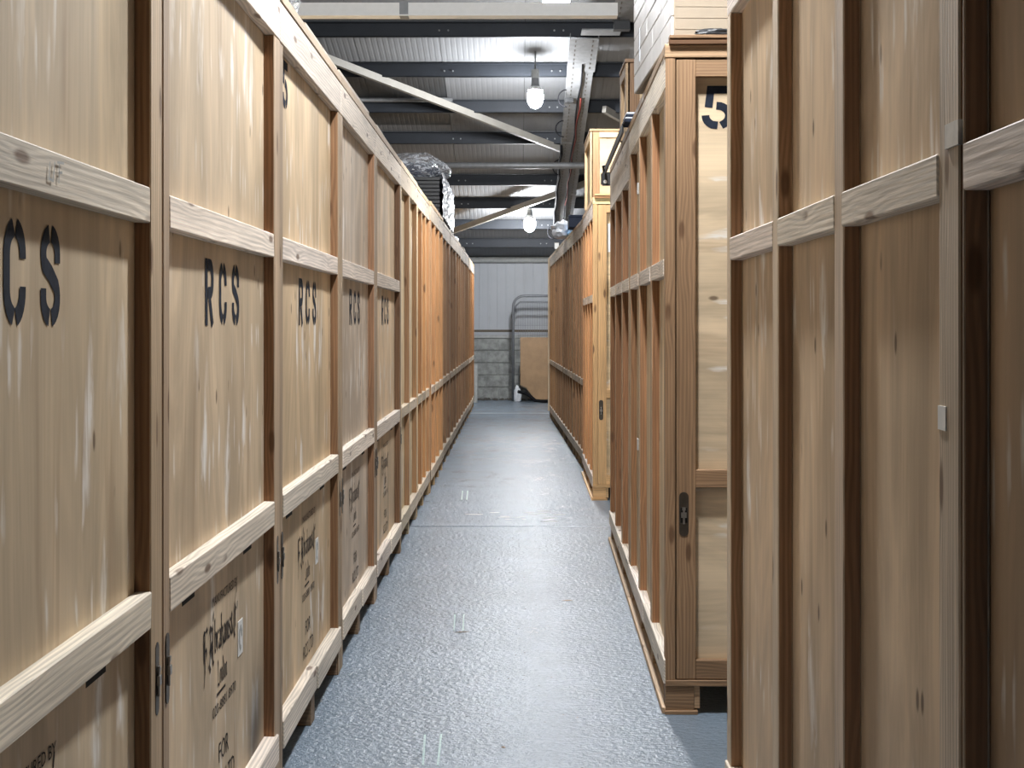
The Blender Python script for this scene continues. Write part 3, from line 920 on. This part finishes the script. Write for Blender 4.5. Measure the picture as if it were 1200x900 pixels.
box('corner_post', (-.022, L - .10, .10), (.0, L, HT - .02), TIM, cr, 2, .004, 0, (.86, .70, .50))

# ------------------------------------------------------------------ things on top of the right row
# wrapped flat carton on the number 5 crate
w5 = thing('wrapped_carton', 'large flat carton wrapped in white paper strips lying on the number 5 crate', 'carton', (.548, 5.29, HT + .028), math.atan(.024))
box('carton_body', (.006, 0, 0.0), (1.1, 1.30, .62), M_CARD, w5, bev=.004)
for row in range(8):
    y = -random.uniform(0, .3)
    while y < 1.30:
        e = min(y + random.uniform(.36, .5), 1.30); a = max(y, 0.0)
        if e - a > .03:
            k = random.uniform(0, .0025)
            box('paper_strip', (.0 - k, a + .0025, row * .078 + .002), (.006, e - .0025, row * .078 + .0755), M_PAPER, w5, bev=.0015)
        y = e
for k in range(15):
    box('corrugation', (.012, -.0012, .03 + k * .04), (1.09, .001, .032 + k * .04), M_CARD, w5)
tape = box('packing_tape', (-.004, 1.04, .10), (-.0026, 1.075, .24), M_BAG, w5)

def frame_case(label, X, z, Wd, Dp, H, ply, tim, base):
    r = thing('wooden_case', label, 'case', (X, z, base), 0)
    def B(name, lo, hi, g, t, mat=TIM): return box(name, lo, hi, mat, r, g, .001, 0, t)
    B('case_body', (.01, .012, .0), (Wd, Dp, H - .01), 0, ply, PLY)
    B('stile', (0, 0, 0), (.06, .03, H), 2, (tim[0] * .6, tim[1] * .5, tim[2] * .45))
    B('top_rail', (.06, 0, H - .05), (Wd, .03, H), 0, tim)
    B('bottom_rail', (.06, 0, 0), (Wd, .03, .05), 0, tim)
    B('side_rail', (-.012, .0, H - .06), (.01, Dp, H), 1, tim)
    B('side_stile', (-.012, .0, 0), (.01, .07, H - .06), 2, tim)
    B('side_stile', (-.012, Dp - .07, 0), (.01, Dp, H - .06), 2, tim)
    B('lid', (-.016, -.01, H), (Wd, Dp, H + .018), 0, (tim[0] * .7, tim[1] * .6, tim[2] * .55), PLY)
    return r
frame_case('small wooden case standing on the crate behind the number 5 crate', .572, 7.70, .6, .42, .36, (.52, .40, .24), (.42, .29, .17), HT + .001)
frame_case('tall open-framed wooden case standing on the bright orange crate', .602, 12.0, .8, 1.0, .56, (.50, .38, .23), (.58, .42, .24), HT + .001)

strip = box('edging_strip', (.522, 7.42, HT - .035), (.5315, 9.44, HT + .012), M_BLACK, None, bev=.002)
strip.rotation_euler = (0, 0, 0)
tag(strip, 'dark edging strip along the top of the crate behind the number 5 crate', 'strip')
strip.location = (0, 0, 0)
for v in strip.data.vertices: v.co.x += .0166 * (v.co.y - 7.42)
fl = thing('floodlight', 'small black floodlight hanging off the far top corner of a right crate', 'floodlight', (.538, 9.52, HT - .10))
bm = bmesh.new(); bm_box(bm, (0, 0, 0), (.065, .05, .085)); bmesh.ops.bevel(bm, geom=list(bm.edges), offset=.008, segments=2, affect='EDGES')
bm_obj('housing', bm, M_BLACK, fl)
bm = bmesh.new(); bmesh.ops.create_cone(bm, cap_ends=True, segments=12, radius1=.012, radius2=.012, depth=.008, matrix=Matrix.Translation((.025, -.003, .022)) @ Matrix.Rotation(math.pi / 2, 4, 'X'))
bm_obj('lens', bm, M_WHITE, fl)
tube('hanger', [(.02, .02, .08), (.012, .0, .12), (.02, -.04, .118)], .008, M_BLACK, fl, 6)

def lump(name, mat, parent, c, r, amp, freq, seed, seg=20):
    bm = bmesh.new()
    bmesh.ops.create_icosphere(bm, subdivisions=3, radius=1.0)
    for v in bm.verts:
        p = v.co.copy()
        n_ = mnoise.fractal(p * freq + Vector((seed, 0, 0)), 1.0, 2.0, 3)
        cr = abs(mnoise.noise(p * freq * 2.2 + Vector((0, seed, 0))))
        v.co = p * (1 + amp * n_ - amp * .8 * cr)
        v.co = Vector((v.co.x * r[0], v.co.y * r[1], v.co.z * r[2])) + Vector(c)
        if v.co.z < c[2] - r[2] * .72: v.co.z = c[2] - r[2] * .72
    return bm_obj(name, bm, mat, parent, False)

bl = thing('folded_blanket', 'small folded blue and white blanket on top behind the wrapped carton', 'blanket', (.545, 7.34, HT + .001))
for k, (m, h0, h1) in enumerate(((M_NAVY, 0, .016), (M_BAG, .016, .024), (M_NAVY, .024, .038), (M_BAG, .038, .048))):
    box('blanket_fold', (-.02 + .003 * k, -.05, h0), (.14, .16, h1), m, bl, bev=.003)

nv = thing('navy_box', 'low navy blue box on top of the dark right crates', 'box', (.625, 15.2, HT + .001))
box('box_body', (-.09, 0, 0), (.20, .45, .10), M_NAVY, nv, bev=.006)
box('box_lid', (-.095, -.005, .10), (.205, .455, .125), M_NAVY, nv, bev=.006)
pb = thing('polythene_bag', 'crumpled white and blue polythene hanging over the top edge of the dark right crates', 'bag', (.56, 17.2, HT + .001))
lump('crumpled_sheet', M_BAG, pb, (-.04, 0, .085), (.14, .35, .115), .35, 1.7, 3.1)
lump('blue_sheet', M_BLUE, pb, (.055, -.18, .065), (.05, .22, .085), .3, 1.9, 8.4)
wb2 = thing('small_white_box', 'small white box on the far right crates below the crumpled polythene', 'box', (.50, 19.6, HT + .001))
box('box_body', (0, 0, 0), (.055, .07, .08), M_WHITE, wb2, bev=.003)
box('box_flap', (-.002, -.002, .08), (.057, .072, .084), M_CARD, wb2)

# ------------------------------------------------------------------ things on top of the left row
def plank(label, lo, hi, rz=0.0):
    cx = (lo[0] + hi[0]) / 2; cy = (lo[1] + hi[1]) / 2
    t = thing('plank', label, 'plank', (cx, cy, lo[2]), rz)
    box('board', (lo[0] - cx, lo[1] - cy, 0), (hi[0] - cx, hi[1] - cy, hi[2] - lo[2]), TIM, t, 1, .002, .001, (.60, .52, .42))
    return t
plank('long pale plank lying on the edge of the third left crate lid', (-.83, 5.0, HT + .002), (-.70, 5.88, HT + .024), 0.0)
p2 = plank('pale plank on the fourth left crate, raised on two spacers', (-.84, 6.05, HT), (-.71, 7.25, HT + .045), 0.0)
bd = p2.children[0]
for v in bd.data.vertices:
    if v.co.z < .03: v.co.z += .024
for y in (-.45, .45):
    box('spacer', (-.05, y - .03, 0), (.05, y + .03, .0245), TIM, p2, 0, 0, 0, (.35, .25, .17))
plank('short pale plank on the fifth left crate', (-.82, 7.5, HT), (-.70, 8.7, HT + .018), 0.01)

wr = thing('wrapped_bundle', 'bluish film-wrapped bundle on the third left crate at the top of the frame', 'bundle', (-1.25, 5.6, HT + .001))
box('bundle_core', (-.33, -.5, 0), (.33, .5, .34), M_GREYB, wr, bev=.03)
lump('film', M_FILM, wr, (0, 0, .26), (.42, .62, .36), .14, 1.6, 5.0)

ss = thing('slat_stack', 'stack of black slats in torn plastic film on the eighth left crate', 'slats', (-.72, 14.35, HT + .026))
for k in range(11):
    box('slat', (-1.3 + random.uniform(0, .02), random.uniform(0, .02), k * .037), (-.005 - random.uniform(0, .012), 2.45, k * .037 + .033), M_BLACK, ss, bev=.003)
for a, b_ in ((-1.25, -1.15), (-.14, -.04)):
    box('stack_bearer', (a, .02, -.012), (b_, 2.4, 0), TIM, ss, 1, 0, 0, (.4, .3, .2))
bm = bmesh.new()
ny, nz_ = 26, 18
g = [[bm.verts.new((.012 + .030 * abs(mnoise.noise(Vector((a * .55, b2 * .6, 1.3)))), 1.0 * a / ny * 2.5, .02 + .42 * b2 / nz_ + .03 * mnoise.noise(Vector((a * .3, 7, 1))) * (b2 == nz_)))
      for b2 in range(nz_ + 1)] for a in range(ny + 1)]
for a in range(ny):
    for b2 in range(nz_):
        bm.faces.new((g[a][b2], g[a + 1][b2], g[a + 1][b2 + 1], g[a][b2 + 1]))
o = bm_obj('film_side', bm, M_BAG, ss, False)
sm = o.modifiers.new('thickness', 'SOLIDIFY'); sm.thickness = .004
o = lump('film_top', M_FILM, ss, (-.30, .42, .50), (.36, .45, .19), .2, 1.5, 2.0)
lump('wrapped_load', M_NAVY, ss, (-.32, .46, .47), (.31, .40, .12), .12, 1.3, 9.0)
st_ = thing('trestle', 'low dark trestle beyond the slat stack on the left crates', 'trestle', (-.80, 17.0, HT + .011))
for x in (-.05, .05):
    for y in (.1, .7):
        bm = bmesh.new(); bm_box(bm, (x - .012, y - .012, 0), (x + .012, y + .012, .19)); bm_obj('leg', bm, M_BLACK, st_)
box('crossbar', (-.07, .05, .17), (.07, .75, .20), M_NAVY, st_)
for i, (zz, lab) in enumerate(((18.3, 'scrunched pale wrapping on the left crates just beyond the trestle'), (20.8, 'small brown scrap of wrapping on the far left crates'))):
    t = thing('wrapping_scrap', lab, 'wrapping', (-.76, zz, HT + .012))
    lump('scrap', M_BAG if i == 0 else M_CARD, t, (0, 0, .035), (.055, .2, .05), .3, 1.8, 4.4 + i)

# ------------------------------------------------------------------ cable tray under the roof
tr = thing('cable_tray', 'perforated steel cable tray with red and black cables running down the roof', 'cable tray', (0, 0, 0))
def tray(name, x0, x1, za, zb, off):
    bm = bmesh.new()
    A_, B_ = Vector((0, za, roof_h(za, off))), Vector((0, zb, roof_h(zb, off)))
    xm = (x0 + x1) / 2
    bm_bar(bm, A_ + Vector((xm, 0, 0)), B_ + Vector((xm, 0, 0)), x1 - x0, .004)
    for x in (x0, x1):
        bm_bar(bm, A_ + Vector((x, 0, .028)), B_ + Vector((x, 0, .028)), .008, .06)
    o = bm_obj(name, bm, M_GALV, tr)
    bm = bmesh.new()
    n = int((zb - za) / .13)
    for k in range(n):
        z = za + .06 + k * .13
        for x in (x0 + .06, x1 - .06):
            a = Vector((x, z, roof_h(z, off) - .0035)); b2 = Vector((x, z + .05, roof_h(z + .05, off) - .0035))
            bm_bar(bm, a, b2, .012, .003)
    s = bm_obj('slots', bm, M_PLATE, o); s['kind'] = 'stuff'
    return o
tray('tray_length', .59, .90, 16.35, 17.35, -.11)
tray('tray_length', .595, .885, 17.37, 19.9, -.10)
tray('tray_length', .595, .885, 19.92, 22.3, -.10)
tray('tray_length', .595, .885, 22.32, 24.6, -.10)
tray('tray_length', 1.02, 1.32, 12.6, 15.9, -.11)
bm = bmesh.new(); bm_box(bm, (.70, 16.0, roof_h(16.1, -.14)), (1.12, 16.3, roof_h(16.1, -.125))); bm_obj('tray_link', bm, M_GALV, tr)
bm = bmesh.new(); bm_box(bm, (1.03, 15.85, roof_h(15.9, -.20)), (1.20, 15.98, roof_h(15.9, -.11))); bm_obj('tray_clamp', bm, M_BLACK, tr)
def cable(x0, x1, za, zb, r, mat, off=-.118):
    pts = []
    for k in range(13):
        z = za + (zb - za) * k / 12
        pts.append((x0 + (x1 - x0) * k / 12 + .012 * math.sin(k * 1.9), z, roof_h(z, off)))
    tube('cable', pts, r, mat, tr, 6)
cable(.755, .735, 17.1, 24.3, .009, M_CABLE)
cable(.78, .745, 18.2, 22.8, .011, M_RED)
cable(.60, .60, 20.0, 24.2, .018, M_CABLE, -.12)
for z in (17.9, 19.0, 20.6, 24.0):
    pts = []
    for k in range(11):
        a = math.pi * (0.5 + k / 10)
        pts.append((.60 + .10 * math.cos(a), z + .05 * math.sin(a), roof_h(z, -.12) - .10 + .11 * math.sin(a)))
    tube('cable_loop', pts, .008, M_CABLE, tr, 6)
for z, x in ((18.2, .64), (23.9, .74)):
    bm = bmesh.new(); bm_box(bm, (x - .05, z, roof_h(z, -.16)), (x + .05, z + .14, roof_h(z, -.115))); bm_obj('junction_box', bm, M_BLACK, tr)

# ------------------------------------------------------------------ far end of the aisle
fp = thing('fence_panel', 'grey steel mesh fence panel with rounded corner by the end wall', 'fence', (-.055, 26.55, 0))
HP = 1.86
def loop(x0, top, r):
    return [(x0, 0, 0), (x0, 0, top - r)] + [(x0 + r - r * math.cos(a), 0, top - r + r * math.sin(a)) for a in [math.pi / 2 * k / 6 for k in range(1, 7)]] + [(2.2, 0, top)]
tube('outer_tube', loop(0, HP, .19), .023, M_TUBE, fp)
bm = bmesh.new(); bm_tube(bm, [(.03, 0, HP - .28), (.05, 0, HP - .17), (.12, 0, HP - .11), (2.2, 0, HP - .11)], .017)
bm_obj('inner_tube', bm, M_TUBE, fp, True)
for k in range(22):
    x = .09 + k * .042
    tube('mesh_wire', [(x, .0, .10), (x, .0, HP - .11)], .0028, M_TUBE, fp, 4)
for v in (HP - .23, HP - .39, HP - .52, HP - .66, HP - .95, HP - 1.25, HP - 1.55):
    tube('mesh_wire', [(.02, .003, v), (2.2, .003, v)], .0028, M_TUBE, fp, 4)

hb = thing('hardboard_sheet', 'brown hardboard sheet with broken lower corner leaning at the end wall', 'board', (.07, 26.25, 0))
bm = bmesh.new()
out = [(0, 1.13), (0, .29), (.05, .26), (.10, .245), (.22, .10), (.34, .012), (1.4, .0), (1.4, 1.13)]
f = [bm.verts.new((x, .12 * v, v)) for x, v in out]; k = [bm.verts.new((x, .12 * v + .012, v)) for x, v in out]
bm.faces.new(f); bm.faces.new(k[::-1])
for i in range(len(out)): bm.faces.new((f[i], k[i], k[(i + 1) % len(out)], f[(i + 1) % len(out)]))
bm_obj('sheet', bm, M_HARD, hb)
bm = bmesh.new(); bm_bar(bm, (.0, .016, .29), (.12, .012, .235), .012, .02); bm_obj('torn_edge', bm, M_TRIMB, hb)
hose = tube('hose', [(.03, 26.15, .19), (.10, 26.12, .175), (.18, 26.1, .16), (.26, 26.05, .10), (.33, 26.0, .04), (.45, 26.0, .03), (.6, 26.0, .03)], .028, M_CABLE)
tag(hose, 'thick black hose curving down under the hardboard sheet', 'hose')
sc = thing('paper_scrap', 'white crumpled scrap at the foot of the fence panel', 'scrap', (.0, 26.4, 0))
lump('scrap', M_BAG, sc, (0.02, 0, .12), (.07, .05, .16), .25, 1.5, 1.2)
gb = box('leaning_board', (-.80, 26.1, 0), (-.675, 26.13, .66), M_GREYB, None, bev=.003)
tag(gb, 'narrow grey board leaning at the end of the left row', 'board')
bm = bmesh.new()
for k in range(260):
    x = random.uniform(-1.1, 1.2); y = random.uniform(26.75, 27.15); s = random.uniform(.008, .035)
    v = bm_box(bm, (x, y, 0), (x + s, y + s, s * .8))
    for q in v: q.co += Vector((random.uniform(-.3, .3) * s, random.uniform(-.3, .3) * s, random.uniform(0, .3) * s))
o = bm_obj('rubble', bm, M_RUBBLE); o['kind'] = 'stuff'; tag(o, 'dark rubble and dust along the foot of the block wall', 'rubble')

# ------------------------------------------------------------------ marks and litter on the floor
def chalk(x0, y0, x1, y1, w):
    a, b_ = floor_px(x0, y0), floor_px(x1, y1)
    bm = bmesh.new(); bm_bar(bm, a + Vector((0, 0, .0004)), b_ + Vector((0, 0, .0004)), w, .0008)
    bm_obj('chalk_mark', bm, M_CHALK, floor)
for q in ((495.5, 897, 498, 861, .007), (513, 897, 517, 860, .007), (532, 739, 533, 720, .007), (542.5, 739, 543.5, 720, .007),
          (541, 586, 542, 575, .010), (547, 586, 548, 575, .010)):
    chalk(*q)
for lab, px, py, ln, a in (('dark wood splinter on the floor left of the aisle centre', 541, 741, .075, .15),
                           ('dark wood splinter on the floor near the right crates', 665, 704, .06, -.1),
                           ('black fleck of dirt on the floor in the near foreground', 590, 876, .018, .8)):
    p = floor_px(px, py)
    t = thing('wood_splinter', lab, 'debris', (p.x, p.y, 0), a)
    bm = bmesh.new()
    vv = [bm.verts.new(q) for q in ((-ln / 2, 0, .001), (-ln * .1, -.012, .001), (ln / 2, .003, .001), (ln * .15, .012, .001), (-ln * .1, 0, .004), (ln * .2, .004, .0035))]
    for f_ in ((0, 1, 4), (1, 2, 5, 4), (2, 3, 5), (3, 0, 4, 5), (3, 2, 1, 0)): bm.faces.new([vv[i] for i in f_])
    bm_obj('splinter', bm, M_TRIMB, t)

bm = bmesh.new()
for k in range(26):
    p = floor_px(random.uniform(548, 660), random.uniform(598, 612))
    a = random.uniform(.02, .09); w = random.uniform(.008, .03)
    n_ = 7
    vv = [bm.verts.new((p.x + a * math.cos(q * 2 * math.pi / n_) * random.uniform(.5, 1), p.y + w * math.sin(q * 2 * math.pi / n_) * random.uniform(.5, 1), .0006 + k * 1e-5)) for q in range(n_)]
    bm.faces.new(vv)
o = bm_obj('paint_scuffs', bm, M_SCUFF_GLINT, floor); o['kind'] = 'stuff'
box('joint_glint', (-.72, 22.98, 0.0), (.5, 23.03, .0012), M_SCUFF_GLINT, floor)  # reflected glint of the floor joint laid on as a pale strip
ps = thing('polythene_scrap', 'scrap of black polythene at the foot of the wrapped carton', 'scrap', (.70, 5.262, HT + .028))
lump('torn_sheet', M_BLACK, ps, (0, 0, .012), (.085, .014, .016), .3, 1.6, 6.2)
